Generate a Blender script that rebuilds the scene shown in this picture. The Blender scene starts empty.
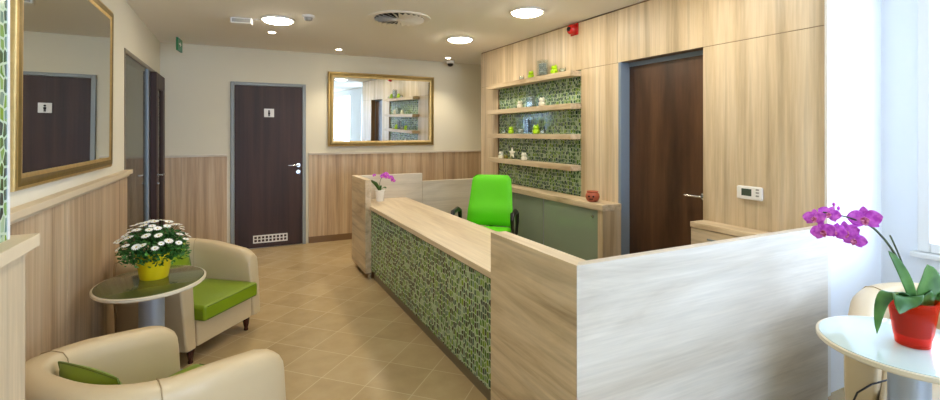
import bpy, bmesh, math, random
from mathutils import Vector, Matrix, Euler
random.seed(7)
PI = math.pi
SC = bpy.context.scene
COL = SC.collection

# ------------------------------------------------------------------ camera
F_PX = 475.0
YAW = math.atan(235 / 475)
cam_d = bpy.data.cameras.new('camera')
cam = bpy.data.objects.new('camera', cam_d); COL.objects.link(cam)
cam.location = (0, 0, 1.44)
cam.rotation_euler = (PI / 2, 0, -YAW)
cam_d.sensor_width = 36; cam_d.sensor_fit = 'HORIZONTAL'
cam_d.lens = 36 * F_PX / 940
cam_d.shift_y = -67.5 / 940
cam_d.clip_start = 0.02
SC.camera = cam

# ------------------------------------------------------------------ world, exposure
SKY_STRENGTH = 9.8
W = bpy.data.worlds.new('world'); SC.world = W; W.use_nodes = True
bg = W.node_tree.nodes['Background']
bg.inputs['Color'].default_value = (0.56, 0.71, 1.0, 1)
bg.inputs['Strength'].default_value = SKY_STRENGTH
SC.view_settings.view_transform = 'Standard'
SC.view_settings.look = 'None'
SC.view_settings.gamma = 1
SC.cycles.transparent_max_bounces = 24
SC.view_settings.use_curve_mapping = False
SC.view_settings.exposure = 0.28
LAMP_E = 62.0      # round ceiling lamps, emission strength
SPOT_E = 60.0      # small recessed spots

def portal(loc, rot, sx, sy):
    l = bpy.data.lights.new('daylight_portal', 'AREA'); l.shape = 'RECTANGLE'; l.size = sx; l.size_y = sy
    l.cycles.is_portal = True
    o = bpy.data.objects.new('daylight_portal', l); COL.objects.link(o)
    o.location = loc; o.rotation_euler = rot
XW = 3.50
WINS = [(-0.85, 1.298), (-4.8, -2.1)]      # window spans along the right-hand outer wall
for a, b in WINS: portal((XW + .12, (a + b) / 2, 1.58), (0, PI / 2, 0), 1.5, b - a)
portal((1.5, -5.32, 1.3), (-PI / 2, 0, 0), 3.0, 2.2)

# ------------------------------------------------------------------ helpers
def srgb(r, g, b):
    f = lambda c: (c / 255 / 12.92) if c / 255 <= .04045 else ((c / 255 + .055) / 1.055) ** 2.4
    return (f(r), f(g), f(b), 1)

def new_mat(name):
    m = bpy.data.materials.new(name); m.use_nodes = True
    return m, m.node_tree.nodes, m.node_tree.links, m.node_tree.nodes['Principled BSDF']

def plain(name, rgb, rough=.5, metal=0, noise=0.0, nscale=20, bump=0, spec=.5, sss=0, coat=0):
    m, N, L, b = new_mat(name)
    b.inputs['Base Color'].default_value = srgb(*rgb)
    b.inputs['Roughness'].default_value = rough
    b.inputs['Metallic'].default_value = metal
    b.inputs['Specular IOR Level'].default_value = spec
    b.inputs['Coat Weight'].default_value = coat
    if noise or bump:
        g = N.new('ShaderNodeNewGeometry'); n = N.new('ShaderNodeTexNoise')
        n.inputs['Scale'].default_value = nscale; n.inputs['Detail'].default_value = 5
        L.new(g.outputs['Position'], n.inputs['Vector'])
        if noise:
            mx = N.new('ShaderNodeMix'); mx.data_type = 'RGBA'
            c = srgb(*rgb)
            mx.inputs['A'].default_value = tuple(max(0, k * (1 - noise)) for k in c[:3]) + (1,)
            mx.inputs['B'].default_value = tuple(min(1, k * (1 + noise)) for k in c[:3]) + (1,)
            L.new(n.outputs['Fac'], mx.inputs['Factor']); L.new(mx.outputs['Result'], b.inputs['Base Color'])
        if bump:
            bp = N.new('ShaderNodeBump'); bp.inputs['Strength'].default_value = bump; bp.inputs['Distance'].default_value = .004
            L.new(n.outputs['Fac'], bp.inputs['Height']); L.new(bp.outputs['Normal'], b.inputs['Normal'])
    return m

def emit(name, rgb, strength):
    m, N, L, b = new_mat(name)
    b.inputs['Base Color'].default_value = (.8, .8, .8, 1)
    b.inputs['Emission Color'].default_value = rgb
    b.inputs['Emission Strength'].default_value = strength
    return m

def ramp(N, stops):
    r = N.new('ShaderNodeValToRGB'); e = r.color_ramp.elements
    e[0].position, e[0].color = stops[0][0], stops[0][1]
    e[1].position, e[1].color = stops[-1][0], stops[-1][1]
    for p, c in stops[1:-1]:
        k = e.new(p); k.color = c
    return r

def wood(name, grain, dark=(170, 148, 114), mid=(203, 182, 148), light=(222, 204, 174), across=6.5, along=.45, rough=.42, warp=.35, fine=.06, fig=.80):
    """oak laminate; grain = axis the boards run along"""
    m, N, L, b = new_mat(name)
    g = N.new('ShaderNodeNewGeometry')
    def scaled(a, c):
        v = N.new('ShaderNodeVectorMath'); v.operation = 'MULTIPLY'
        v.inputs[1].default_value = tuple(a if k == grain else c for k in 'xyz')
        L.new(g.outputs['Position'], v.inputs[0]); return v
    v1 = scaled(along, across)
    n1 = N.new('ShaderNodeTexNoise'); n1.inputs['Scale'].default_value = 1; n1.inputs['Detail'].default_value = 7
    n1.inputs['Roughness'].default_value = .62; n1.inputs['Distortion'].default_value = warp
    L.new(v1.outputs[0], n1.inputs['Vector'])
    r = ramp(N, [(.30, srgb(*dark)), (.47, srgb(*mid)), (.66, srgb(*light))])
    L.new(n1.outputs['Fac'], r.inputs['Fac'])
    v2 = scaled(3.0, 95)
    # narrow darker figure lines
    v3 = scaled(along * 1.6, across * 3.4)
    n3 = N.new('ShaderNodeTexNoise'); n3.inputs['Scale'].default_value = 1; n3.inputs['Detail'].default_value = 4; n3.inputs['Distortion'].default_value = warp * .6
    L.new(v3.outputs[0], n3.inputs['Vector'])
    m3 = N.new('ShaderNodeMapRange'); m3.inputs['From Min'].default_value = .32; m3.inputs['From Max'].default_value = .52
    m3.inputs['To Min'].default_value = fig; m3.inputs['To Max'].default_value = 1.0
    L.new(n3.outputs['Fac'], m3.inputs['Value'])
    n2 = N.new('ShaderNodeTexNoise'); n2.inputs['Scale'].default_value = 1; n2.inputs['Detail'].default_value = 3
    L.new(v2.outputs[0], n2.inputs['Vector'])
    mr = N.new('ShaderNodeMapRange'); mr.inputs['From Min'].default_value = .3; mr.inputs['From Max'].default_value = .7
    mr.inputs['To Min'].default_value = 1 - fine; mr.inputs['To Max'].default_value = 1 + fine
    L.new(n2.outputs['Fac'], mr.inputs['Value'])
    mu = N.new('ShaderNodeVectorMath'); mu.operation = 'SCALE'
    mm = N.new('ShaderNodeMath'); mm.operation = 'MULTIPLY'; L.new(mr.outputs['Result'], mm.inputs[0]); L.new(m3.outputs['Result'], mm.inputs[1])
    L.new(r.outputs['Color'], mu.inputs[0]); L.new(mm.outputs[0], mu.inputs['Scale'])
    L.new(mu.outputs[0], b.inputs['Base Color'])
    b.inputs['Roughness'].default_value = rough
    bp = N.new('ShaderNodeBump'); bp.inputs['Strength'].default_value = .12; bp.inputs['Distance'].default_value = .001
    L.new(n2.outputs['Fac'], bp.inputs['Height']); L.new(bp.outputs['Normal'], b.inputs['Normal'])
    return m

def mosaic(name, plane, tw=.024, th=.036):
    """small upright glass pebbles in greens set in pale grout; plane = the horizontal axis of the surface"""
    m, N, L, b = new_mat(name)
    g = N.new('ShaderNodeNewGeometry'); s = N.new('ShaderNodeSeparateXYZ'); L.new(g.outputs['Position'], s.inputs[0])
    c = N.new('ShaderNodeCombineXYZ')
    a1 = N.new('ShaderNodeMath'); a1.operation = 'DIVIDE'; a1.inputs[1].default_value = tw
    a2 = N.new('ShaderNodeMath'); a2.operation = 'DIVIDE'; a2.inputs[1].default_value = th
    L.new(s.outputs[plane], a1.inputs[0]); L.new(s.outputs['Z'], a2.inputs[0])
    L.new(a1.outputs[0], c.inputs['X']); L.new(a2.outputs[0], c.inputs['Y'])
    vo = N.new('ShaderNodeTexVoronoi'); vo.voronoi_dimensions = '2D'; vo.inputs['Scale'].default_value = 1; vo.inputs['Randomness'].default_value = .6
    ve = N.new('ShaderNodeTexVoronoi'); ve.voronoi_dimensions = '2D'; ve.feature = 'DISTANCE_TO_EDGE'
    ve.inputs['Scale'].default_value = 1; ve.inputs['Randomness'].default_value = .6
    L.new(c.outputs[0], vo.inputs['Vector']); L.new(c.outputs[0], ve.inputs['Vector'])
    sc = N.new('ShaderNodeSeparateColor'); L.new(vo.outputs['Color'], sc.inputs[0])
    # patches where greener or paler pebbles gather
    nz = N.new('ShaderNodeTexNoise'); nz.inputs['Scale'].default_value = 5; nz.inputs['Detail'].default_value = 2
    L.new(g.outputs['Position'], nz.inputs['Vector'])
    ad = N.new('ShaderNodeMath'); ad.operation = 'MULTIPLY_ADD'; ad.inputs[1].default_value = .55
    L.new(nz.outputs['Fac'], ad.inputs[0]); 
    sb = N.new('ShaderNodeMath'); sb.operation = 'MULTIPLY_ADD'; sb.inputs[1].default_value = 1.0; sb.inputs[2].default_value = -.27
    L.new(sc.outputs[0], sb.inputs[0]); L.new(sb.outputs[0], ad.inputs[2])
    r = ramp(N, [(0, srgb(30, 62, 62)), (.15, srgb(42, 84, 42)), (.29, srgb(72, 110, 38)), (.40, srgb(116, 150, 40)), (.48, srgb(60, 92, 74)),
                 (.57, srgb(126, 160, 84)), (.66, srgb(112, 140, 122)), (.77, srgb(164, 188, 150)), (.93, srgb(90, 132, 46))])
    r.color_ramp.interpolation = 'CONSTANT'
    L.new(ad.outputs[0], r.inputs['Fac'])
    th_ = N.new('ShaderNodeMapRange'); th_.inputs['From Min'].default_value = .06; th_.inputs['From Max'].default_value = .11
    L.new(ve.outputs['Distance'], th_.inputs['Value'])
    mx = N.new('ShaderNodeMix'); mx.data_type = 'RGBA'; mx.inputs['A'].default_value = srgb(176, 190, 162)
    L.new(r.outputs['Color'], mx.inputs['B']); L.new(th_.outputs['Result'], mx.inputs['Factor'])
    L.new(mx.outputs['Result'], b.inputs['Base Color'])
    ro = N.new('ShaderNodeMapRange'); ro.inputs['To Min'].default_value = .7; ro.inputs['To Max'].default_value = .12
    L.new(th_.outputs['Result'], ro.inputs['Value']); L.new(ro.outputs['Result'], b.inputs['Roughness'])
    bp = N.new('ShaderNodeBump'); bp.inputs['Strength'].default_value = .35; bp.inputs['Distance'].default_value = .002
    L.new(th_.outputs['Result'], bp.inputs['Height']); L.new(bp.outputs['Normal'], b.inputs['Normal'])
    return m

def floor_mat():
    m, N, L, b = new_mat('floor_tiles')
    g = N.new('ShaderNodeNewGeometry'); s = N.new('ShaderNodeSeparateXYZ'); L.new(g.outputs['Position'], s.inputs[0])
    def M(op, a=None, b_=None, c_=None):
        n = N.new('ShaderNodeMath'); n.operation = op
        for i, v in enumerate((a, b_, c_)):
            if v is None: continue
            if isinstance(v, (int, float)): n.inputs[i].default_value = v
            else: L.new(v, n.inputs[i])
        return n.outputs[0]
    X, Y = s.outputs['X'], s.outputs['Y']
    T = .4115
    u = M('DIVIDE', M('ADD', M('ADD', X, Y), -3.345), T)
    v = M('DIVIDE', M('ADD', M('SUBTRACT', X, Y), 2.43), T)
    e = []
    for w in (u, v):
        fr = M('FRACT', w); e.append(M('MINIMUM', fr, M('SUBTRACT', 1.0, fr)))
    d = M('MINIMUM', e[0], e[1])
    gm = N.new('ShaderNodeMapRange'); gm.inputs['From Min'].default_value = .006; gm.inputs['From Max'].default_value = .012
    L.new(d, gm.inputs['Value'])
    cx = N.new('ShaderNodeCombineXYZ'); L.new(M('FLOOR', u), cx.inputs['X']); L.new(M('FLOOR', v), cx.inputs['Y'])
    wn = N.new('ShaderNodeTexWhiteNoise'); wn.noise_dimensions = '2D'; L.new(cx.outputs[0], wn.inputs['Vector'])
    nz = N.new('ShaderNodeTexNoise'); nz.inputs['Scale'].default_value = 6; nz.inputs['Detail'].default_value = 6; nz.inputs['Roughness'].default_value = .6
    L.new(g.outputs['Position'], nz.inputs['Vector'])
    f = M('ADD', M('MULTIPLY', wn.outputs['Value'], .22), M('MULTIPLY', nz.outputs['Fac'], .75))
    r = ramp(N, [(.2, srgb(168, 144, 104)), (.5, srgb(184, 160, 118)), (.85, srgb(196, 174, 134))])
    L.new(f, r.inputs['Fac'])
    mx = N.new('ShaderNodeMix'); mx.data_type = 'RGBA'; mx.inputs['A'].default_value = srgb(206, 186, 148)
    L.new(gm.outputs['Result'], mx.inputs['Factor']); L.new(r.outputs['Color'], mx.inputs['B'])
    L.new(mx.outputs['Result'], b.inputs['Base Color'])
    b.inputs['Roughness'].default_value = .26
    bp = N.new('ShaderNodeBump'); bp.inputs['Strength'].default_value = .3; bp.inputs['Distance'].default_value = .0015
    L.new(gm.outputs['Result'], bp.inputs['Height']); L.new(bp.outputs['Normal'], b.inputs['Normal'])
    return m

def clear_glass(name, tint=(.92, .97, .95, 1), refl=1.0, rough=0.0):
    """thin pane: see-through with Fresnel reflection"""
    m, N, L, b = new_mat(name)
    N.remove(b)
    out = N['Material Output']
    t = N.new('ShaderNodeBsdfTransparent'); t.inputs['Color'].default_value = tint
    gl = N.new('ShaderNodeBsdfGlossy'); gl.inputs['Roughness'].default_value = rough
    # Schlick term, the same from both sides of a thin pane
    fr = N.new('ShaderNodeLayerWeight'); fr.inputs['Blend'].default_value = .5
    pw = N.new('ShaderNodeMath'); pw.operation = 'POWER'; pw.inputs[1].default_value = 5
    L.new(fr.outputs['Facing'], pw.inputs[0])
    mu = N.new('ShaderNodeMath'); mu.operation = 'MULTIPLY_ADD'; mu.inputs[1].default_value = .95 * refl; mu.inputs[2].default_value = .045 * refl; mu.use_clamp = True
    L.new(pw.outputs[0], mu.inputs[0])
    mx = N.new('ShaderNodeMixShader'); L.new(mu.outputs[0], mx.inputs['Fac']); L.new(t.outputs[0], mx.inputs[1]); L.new(gl.outputs[0], mx.inputs[2])
    L.new(mx.outputs[0], out.inputs['Surface'])
    return m

def two_tone(name, a, b_, scale=30, rough=.5, trans=0):
    m, N, L, b = new_mat(name)
    g = N.new('ShaderNodeNewGeometry'); n = N.new('ShaderNodeTexNoise'); n.inputs['Scale'].default_value = scale
    L.new(g.outputs['Position'], n.inputs['Vector'])
    r = ramp(N, [(.35, srgb(*a)), (.65, srgb(*b_))]); L.new(n.outputs['Fac'], r.inputs['Fac']); L.new(r.outputs['Color'], b.inputs['Base Color'])
    b.inputs['Roughness'].default_value = rough
    return m

class MB:
    """mesh builder; everything added ends up in one object"""
    def __init__(s): s.v = []; s.f = []
    def add(s, vs, fs, mat=None):
        n = len(s.v)
        s.v += [tuple(mat @ Vector(v)) if mat else tuple(v) for v in vs]
        s.f += [tuple(i + n for i in f) for f in fs]; return s
    def box(s, x0, x1, y0, y1, z0, z1, mat=None):
        x0, x1 = min(x0, x1), max(x0, x1); y0, y1 = min(y0, y1), max(y0, y1); z0, z1 = min(z0, z1), max(z0, z1)
        return s.add([(x0, y0, z0), (x1, y0, z0), (x1, y1, z0), (x0, y1, z0), (x0, y0, z1), (x1, y0, z1), (x1, y1, z1), (x0, y1, z1)],
                     [(0, 3, 2, 1), (4, 5, 6, 7), (0, 1, 5, 4), (1, 2, 6, 5), (2, 3, 7, 6), (3, 0, 4, 7)], mat)
    def lathe(s, prof, seg=32, cx=0, cy=0, sx=1, sy=1, mat=None, close=True):
        vs = []; fs = []; k = len(prof)
        for i in range(seg):
            a = 2 * PI * i / seg
            for r, z in prof: vs.append((cx + r * math.cos(a) * sx, cy + r * math.sin(a) * sy, z))
        for i in range(seg):
            j = (i + 1) % seg
            for q in range(k - 1):
                fs.append((i * k + q, j * k + q, j * k + q + 1, i * k + q + 1))
        if close:
            if prof[0][0] > 1e-6: fs.append(tuple(i * k for i in range(seg))[::-1])
            if prof[-1][0] > 1e-6: fs.append(tuple(i * k + k - 1 for i in range(seg)))
        return s.add(vs, fs, mat)
    def tube(s, pts, rad, seg=10, mat=None, cap=True):
        pts = [Vector(p) for p in pts]; n = len(pts)
        rad = rad if isinstance(rad, (list, tuple)) else [rad] * n
        vs = []; fs = []; up = None
        for i, p in enumerate(pts):
            t = (pts[min(i + 1, n - 1)] - pts[max(i - 1, 0)]).normalized()
            if up is None:
                up = Vector((0, 0, 1)) if abs(t.z) < .9 else Vector((1, 0, 0))
            a = t.cross(up); a.normalize(); b = a.cross(t); b.normalize(); up = b
            for k in range(seg):
                an = 2 * PI * k / seg
                vs.append(p + rad[i] * (math.cos(an) * a + math.sin(an) * b))
        for i in range(n - 1):
            for k in range(seg):
                k2 = (k + 1) % seg
                fs.append((i * seg + k, i * seg + k2, (i + 1) * seg + k2, (i + 1) * seg + k))
        if cap:
            fs.append(tuple(range(seg))[::-1]); fs.append(tuple((n - 1) * seg + k for k in range(seg)))
        return s.add(vs, fs, mat)
    def grid(s, rows, closed_u=False, closed_v=False, mat=None):
        """rows of points -> quads"""
        k = len(rows[0]); n = len(rows); vs = [p for r in rows for p in r]; fs = []
        for i in range(n - 1 + (1 if closed_u else 0)):
            i2 = (i + 1) % n
            for j in range(k - 1 + (1 if closed_v else 0)):
                j2 = (j + 1) % k
                fs.append((i * k + j, i * k + j2, i2 * k + j2, i2 * k + j))
        return s.add(vs, fs, mat)
    def build(s, name, mat, parent=None, bevel=0, smooth=False, subsurf=0, solid=0, seg=2, angle=35):
        me = bpy.data.meshes.new(name); me.from_pydata([tuple(v) for v in s.v], [], s.f); me.validate()
        bm = bmesh.new(); bm.from_mesh(me); bmesh.ops.recalc_face_normals(bm, faces=bm.faces); bm.to_mesh(me); bm.free()
        o = bpy.data.objects.new(name, me); COL.objects.link(o)
        me.materials.append(mat)
        if parent: o.parent = parent
        if smooth:
            me.polygons.foreach_set('use_smooth', [True] * len(me.polygons))
            try: me.set_sharp_from_angle(angle=math.radians(angle))
            except Exception: pass
        if solid:
            md = o.modifiers.new('thickness', 'SOLIDIFY'); md.thickness = solid; md.offset = 0
        if bevel:
            md = o.modifiers.new('edge', 'BEVEL'); md.width = bevel; md.segments = seg; md.limit_method = 'ANGLE'; md.angle_limit = math.radians(40)
            md.harden_normals = False
        if subsurf:
            md = o.modifiers.new('round', 'SUBSURF'); md.levels = md.render_levels = subsurf
        return o

def thing(name, label, cat, loc=(0, 0, 0), rz=0, group=None):
    o = bpy.data.objects.new(name, None); COL.objects.link(o)
    o.empty_display_size = .1
    o.location = loc; o.rotation_euler = (0, 0, rz)
    o['label'] = label; o['category'] = cat; o['kind'] = 'thing'
    if group: o['group'] = group
    return o
def tag(o, label, cat, group=None, kind='thing'):
    o['label'] = label; o['category'] = cat; o['kind'] = kind
    if group: o['group'] = group
    return o
def struct(o, label=None):
    o['kind'] = 'structure'
    if label: o['label'] = label
    return o
def sgroup(name, label=None, loc=(0, 0, 0), rz=0):
    o = bpy.data.objects.new(name, None); COL.objects.link(o); o.location = loc; o.rotation_euler = (0, 0, rz)
    return struct(o, label)
def copy_tree(o, parent=None):
    c = o.copy(); COL.objects.link(c)
    if parent: c.parent = parent
    for ch in list(o.children): copy_tree(ch, c)
    return c

def box(*a, **k): return MB().box(*a, **k)

# ------------------------------------------------------------------ materials
M = {}
M['wood_v'] = wood('oak_upright_grain', 'z')
M['wood_x'] = wood('oak_daylit_across', 'x', dark=(188, 174, 152), mid=(208, 197, 178), light=(221, 212, 196), across=5.0, along=.7, warp=.9, fig=.92)  # same oak laminate; daylight on the front panel put into paler, flatter colours
M['wood_top'] = wood('oak_counter_top', 'y', dark=(196, 174, 142), mid=(216, 197, 166), light=(228, 212, 184), across=9.0, along=.8, warp=.5, fig=.90)
M['wood_y'] = wood('oak_grain_deep', 'y', dark=(166, 138, 104), across=6.0, along=.8, warp=1.1)
M['wains'] = wood('oak_wainscot', 'z', dark=(146, 120, 90), mid=(184, 156, 122), light=(206, 182, 148), across=11)
M['wood_edge'] = plain('oak_edge_band', (214, 194, 160), .45, noise=.05)
M['cream'] = plain('cream_paint', (222, 215, 192), .85, noise=.015, nscale=3)
M['white'] = plain('white_paint', (236, 238, 240), .8)
M['ceil'] = plain('ceiling_paint', (236, 232, 222), .9, noise=.01, nscale=2)
M['base'] = plain('skirting_brown', (120, 92, 62), .4)
M['deskbase'] = plain('plinth_taupe', (112, 100, 78), .35)
M['mos_y'] = mosaic('pebble_mosaic_side', 'Y')
M['mos_x'] = mosaic('pebble_mosaic_end', 'X')
M['floor'] = floor_mat()
M['darkwood'] = wood('wenge_door', 'z', dark=(38, 22, 18), mid=(54, 32, 27), light=(66, 42, 35), across=14, along=.6, rough=.55, fine=.06)
M['brownwood'] = wood('brown_door', 'z', dark=(54, 36, 24), mid=(74, 50, 33), light=(94, 66, 44), across=5, along=.7, rough=.33, fine=.08)
M['steel'] = plain('grey_steel', (138, 144, 144), .4)
M['steelblue'] = plain('painted_steel_frame', (128, 142, 156), .4)
M['chrome'] = plain('brushed_chrome', (205, 208, 210), .22, metal=1)
M['gold'] = plain('gilt', (206, 176, 116), .42, metal=.8, noise=.22, nscale=40, bump=.3)
M['gilt_dark'] = plain('gilt_olive', (138, 116, 66), .42, metal=.7, noise=.3, nscale=30, bump=.3)  # darker olive gilt for the middle band of the frames
M['mirror'] = plain('mirror_silver', (226, 230, 226), .0, metal=1)
M['leather'] = plain('cream_leather', (199, 177, 138), .38, noise=.04, nscale=9, bump=.08)
M['seam'] = plain('leather_seam', (170, 146, 108), .5)
M['green_l'] = plain('green_leatherette', (120, 144, 12), .34, noise=.05, nscale=12, bump=.05)
M['green_s'] = plain('green_piping', (88, 108, 14), .4)
M['legwood'] = plain('turned_mahogany', (62, 24, 16), .25)
M['chairgreen'] = plain('bright_green_fabric', (98, 214, 10), .6, noise=.04, nscale=80, bump=.1)
M['black'] = plain('black_plastic', (22, 22, 24), .35)
M['dark'] = plain('dark_void', (18, 17, 16), .8)
M['whitepl'] = plain('white_plastic', (232, 230, 224), .35)
M['greypl'] = plain('grey_plastic', (150, 148, 142), .5)
M['red'] = plain('signal_red', (190, 24, 22), .25, coat=.4)
M['lamp'] = emit('lamp_diffuser', (1.0, .89, .71, 1), LAMP_E)
M['spot'] = emit('spot_bulb', (1.0, .90, .74, 1), SPOT_E)
M['tabletop_olive'] = plain('olive_glass_top', (86, 90, 44), .10)
M['tabletop_pale'] = plain('frosted_glass_top', (196, 216, 212), .07, coat=.5)
M['tablerim'] = plain('table_rim', (216, 204, 176), .4)
M['pane'] = clear_glass('window_pane', (.97, .99, 1, 1), .6)
M['doorglass'] = clear_glass('door_glass', (.62, .66, .60, 1), 1.0)
def satin_glass():
    m, N, L, b = new_mat('satin_green_glass')
    b.inputs['Base Color'].default_value = srgb(164, 180, 156); b.inputs['Roughness'].default_value = .08
    tr = N.new('ShaderNodeBsdfTransparent'); tr.inputs['Color'].default_value = (.66, .76, .66, 1)
    mx = N.new('ShaderNodeMixShader'); mx.inputs['Fac'].default_value = .35
    L.new(b.outputs[0], mx.inputs[1]); L.new(tr.outputs[0], mx.inputs[2]); L.new(mx.outputs[0], N['Material Output'].inputs['Surface'])
    return m
M['cabglass'] = satin_glass()
M['vaseglass'] = clear_glass('vase_glass', (.93, .96, .97, 1), 1.2, .02)
M['yellowpot'] = plain('yellow_ceramic', (236, 206, 20), .3, coat=.3)
M['soil'] = plain('potting_soil', (52, 36, 24), .95, noise=.3, nscale=150, bump=.6)
M['leaf'] = two_tone('daisy_leaf', (34, 84, 30), (74, 134, 52), 40, .55)
M['petal'] = plain('daisy_petal', (240, 240, 232), .6)
M['yolk'] = plain('daisy_centre', (214, 190, 90), .7)
M['orchid'] = two_tone('orchid_petal', (190, 52, 198), (228, 112, 228), 60, .5)
M['lip'] = two_tone('orchid_lip', (170, 20, 90), (235, 150, 190), 120, .45)
M['oleaf'] = two_tone('orchid_leaf', (44, 96, 36), (92, 140, 66), 14, .32)
M['ostem'] = plain('orchid_stem', (58, 70, 34), .5)
M['terra'] = plain('terracotta', (178, 92, 62), .6, noise=.12, nscale=60)
M['lime'] = plain('lime_glaze', (170, 214, 10), .3, coat=.3)
M['whiteglaze'] = plain('white_glaze', (228, 226, 206), .35, coat=.3)
M['pebbles'] = two_tone('dark_pebbles', (120, 128, 126), (200, 206, 202), 90, .3)
M['bluestone'] = two_tone('blue_pebbles', (50, 60, 96), (120, 132, 160), 90, .3)
M['lcd'] = plain('lcd_screen', (70, 84, 72), .2)
M['signgreen'] = plain('sign_green', (20, 120, 70), .4)
def red_glass():
    m, N, L, b = new_mat('red_translucent_pot')
    b.inputs['Base Color'].default_value = srgb(236, 58, 22); b.inputs['Roughness'].default_value = .08; b.inputs['Coat Weight'].default_value = .5
    tr = N.new('ShaderNodeBsdfTransparent'); tr.inputs['Color'].default_value = (1, .30, .12, 1)
    mx = N.new('ShaderNodeMixShader'); mx.inputs['Fac'].default_value = .68
    L.new(b.outputs[0], mx.inputs[1]); L.new(tr.outputs[0], mx.inputs[2]); L.new(mx.outputs[0], N['Material Output'].inputs['Surface'])
    return m
M['redpot'] = red_glass()

# ------------------------------------------------------------------ room shell
CZ = 2.48; YB = 6.472; XL = -.772; XR = 2.893; YR = -5.3
struct(box(-2.6, 4.4, YR - .2, YB + .15, -.1, 0).build('floor', M['floor']), 'beige stone tiles laid diagonally with pale joints')
struct(box(-2.6, 4.4, YR - .2, YB + .15, CZ, CZ + .12).build('ceiling', M['ceil']), 'off-white plastered ceiling')

# back wall, cream, runs past the glazed door on one side and behind the oak wall on the other
struct(box(-2.6, 4.4, YB, YB + .15, 0, CZ).build('wall_back', M['cream']), 'cream painted wall with the dark washroom door')
# wainscot panels on the back wall
def panels(name, axis, plane, spans, z0, z1, th, mat, label):
    g = sgroup(name, label)
    for a, b in spans:
        mb = MB()
        if axis == 'x': mb.box(a + .0015, b - .0015, plane - th, plane, z0, z1)
        else: mb.box(plane, plane + th, a + .0015, b - .0015, z0, z1)
        mb.build('wainscot_panel', mat, g, bevel=.001)
    return g
g = panels('trim_1', 'x', YB, [(-.772, -.086), (.856, 1.467), (1.467, 2.125), (2.125, 2.757), (2.757, 3.6)], .085, 1.15, .02, M['wains'], 'oak wainscot on the back wall')
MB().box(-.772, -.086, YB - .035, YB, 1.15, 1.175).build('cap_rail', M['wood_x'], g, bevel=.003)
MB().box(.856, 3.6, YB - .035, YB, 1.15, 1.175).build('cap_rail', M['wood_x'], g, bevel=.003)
MB().box(-2.4, -.9, YB - .02, YB, .08, 1.16).build('corridor_panel', M['wains'], g)
struct(MB().box(-.772, -.086, YB - .015, YB, 0, .085).box(.856, 3.6, YB - .015, YB, 0, .085).build('baseboard_back', M['base'], bevel=.002))

# left wall
struct(MB().box(XL - .14, XL, YR, 4.50, 0, CZ).box(XL - .14, XL, 4.50, 6.43, 2.10, CZ).box(XL - .14, XL, 6.43, YB, 0, CZ)
       .build('wall_left', M['cream']), 'cream wall above oak wainscot carrying the big gilt mirror')
g = panels('trim_2', 'y', XL, [(1.69, 2.35), (2.35, 3.02), (3.02, 3.68), (3.68, 4.36), (4.36, 4.49)], .0, 1.10, .022, M['wains'], 'oak wainscot on the wall behind the armchairs')
MB().box(XL, XL + .052, 1.69, 4.53, 1.118, 1.150).build('cap_rail', M['wood_edge'], g, bevel=.003)
MB().box(XL, XL + .034, 1.69, 4.50, 1.100, 1.118).build('cap_rail_moulding', M['wood_y'], g, bevel=.002)
# corridor behind the glazed door
struct(MB().box(-2.5, -2.4, 3.4, YB, 0, CZ).box(-2.4, XL - .14, 3.4, 3.5, 0, CZ).build('wall_corridor', M['cream']), 'dim corridor wall seen through the glazed door')

# mosaic pier at the edge of the view
g = sgroup('wall_pier', 'short pier clad in green pebble mosaic above an oak ledge')
box(XL, -.533, .3, 1.655, 1.16, CZ).build('mosaic_cladding', M['mos_y'], g)
MB().box(-.540, -.5305, 1.645, 1.6575, 1.16, CZ).build('corner_trim', M['whitepl'], g)
box(XL, -.508, .3, 1.685, 0, 1.125).build('oak_body', M['wood_v'], g, bevel=.002)
box(XL, -.487, .3, 1.717, 1.125, 1.16).build('oak_ledge', M['wood_edge'], g, bevel=.002)

# right: oak-clad wall with door opening and niche
X2 = XR + .12
w = MB()
def wp(y0, y1, z0, z1): w.box(XR, X2 if y0 > 1.6 else XR + .03, y0 + .0015, y1 - .0015, z0 + .002, z1 - .002)
SEAM = 2.028
for a, b in ((5.073, 5.52), (4.30, 5.073), (3.512, 4.30), (3.04, 3.512), (2.224, 3.04), (1.4695, 2.224)):
    wp(a, b, SEAM, CZ - .010)
wp(5.073, 5.52, 0, SEAM); wp(3.26, 3.512, 0, SEAM); wp(3.03, 3.26, 0, SEAM); wp(1.4695, 2.224, 0, SEAM)
wp(3.512, 5.073, 0, .84)
wr = struct(w.build('wall_right', M['wood_v']), 'oak-clad wall with mosaic niche and brown door')
box(XR + .004, X2 + .1, 1.70, 2.224, 0, CZ).build('wall_core', M['base'], wr)
box(XR + .004, X2 + .1, 3.03, 3.512, 0, CZ).build('wall_core', M['base'], wr)
box(XR + .004, X2 + .1, 2.224, 5.073, SEAM, CZ).build('wall_core', M['base'], wr)
box(XR + .004, X2 + .1, 5.073, 5.515, 0, CZ).build('wall_core', M['base'], wr)
box(XR + .02, X2 + .1, 3.512, 5.073, .0, SEAM).build('mosaic_panel', M['mos_y'], wr)['label'] = 'green pebble mosaic filling the shelf niche'
box(XR - .001, XR + .032, 1.455, 1.4695, 0, CZ).build('corner_strip', M['whitepl'], wr)
box(XR + .004, XR + .03, 1.4695, 1.70, 0, CZ).build('wall_core', M['base'], wr)
# wall that steps back towards the window, white
struct(box(XR + .03, XW + .25, 1.470, 1.70, 0, CZ).build('wall_recess', M['white']), 'white return wall beside the oak wall')
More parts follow.
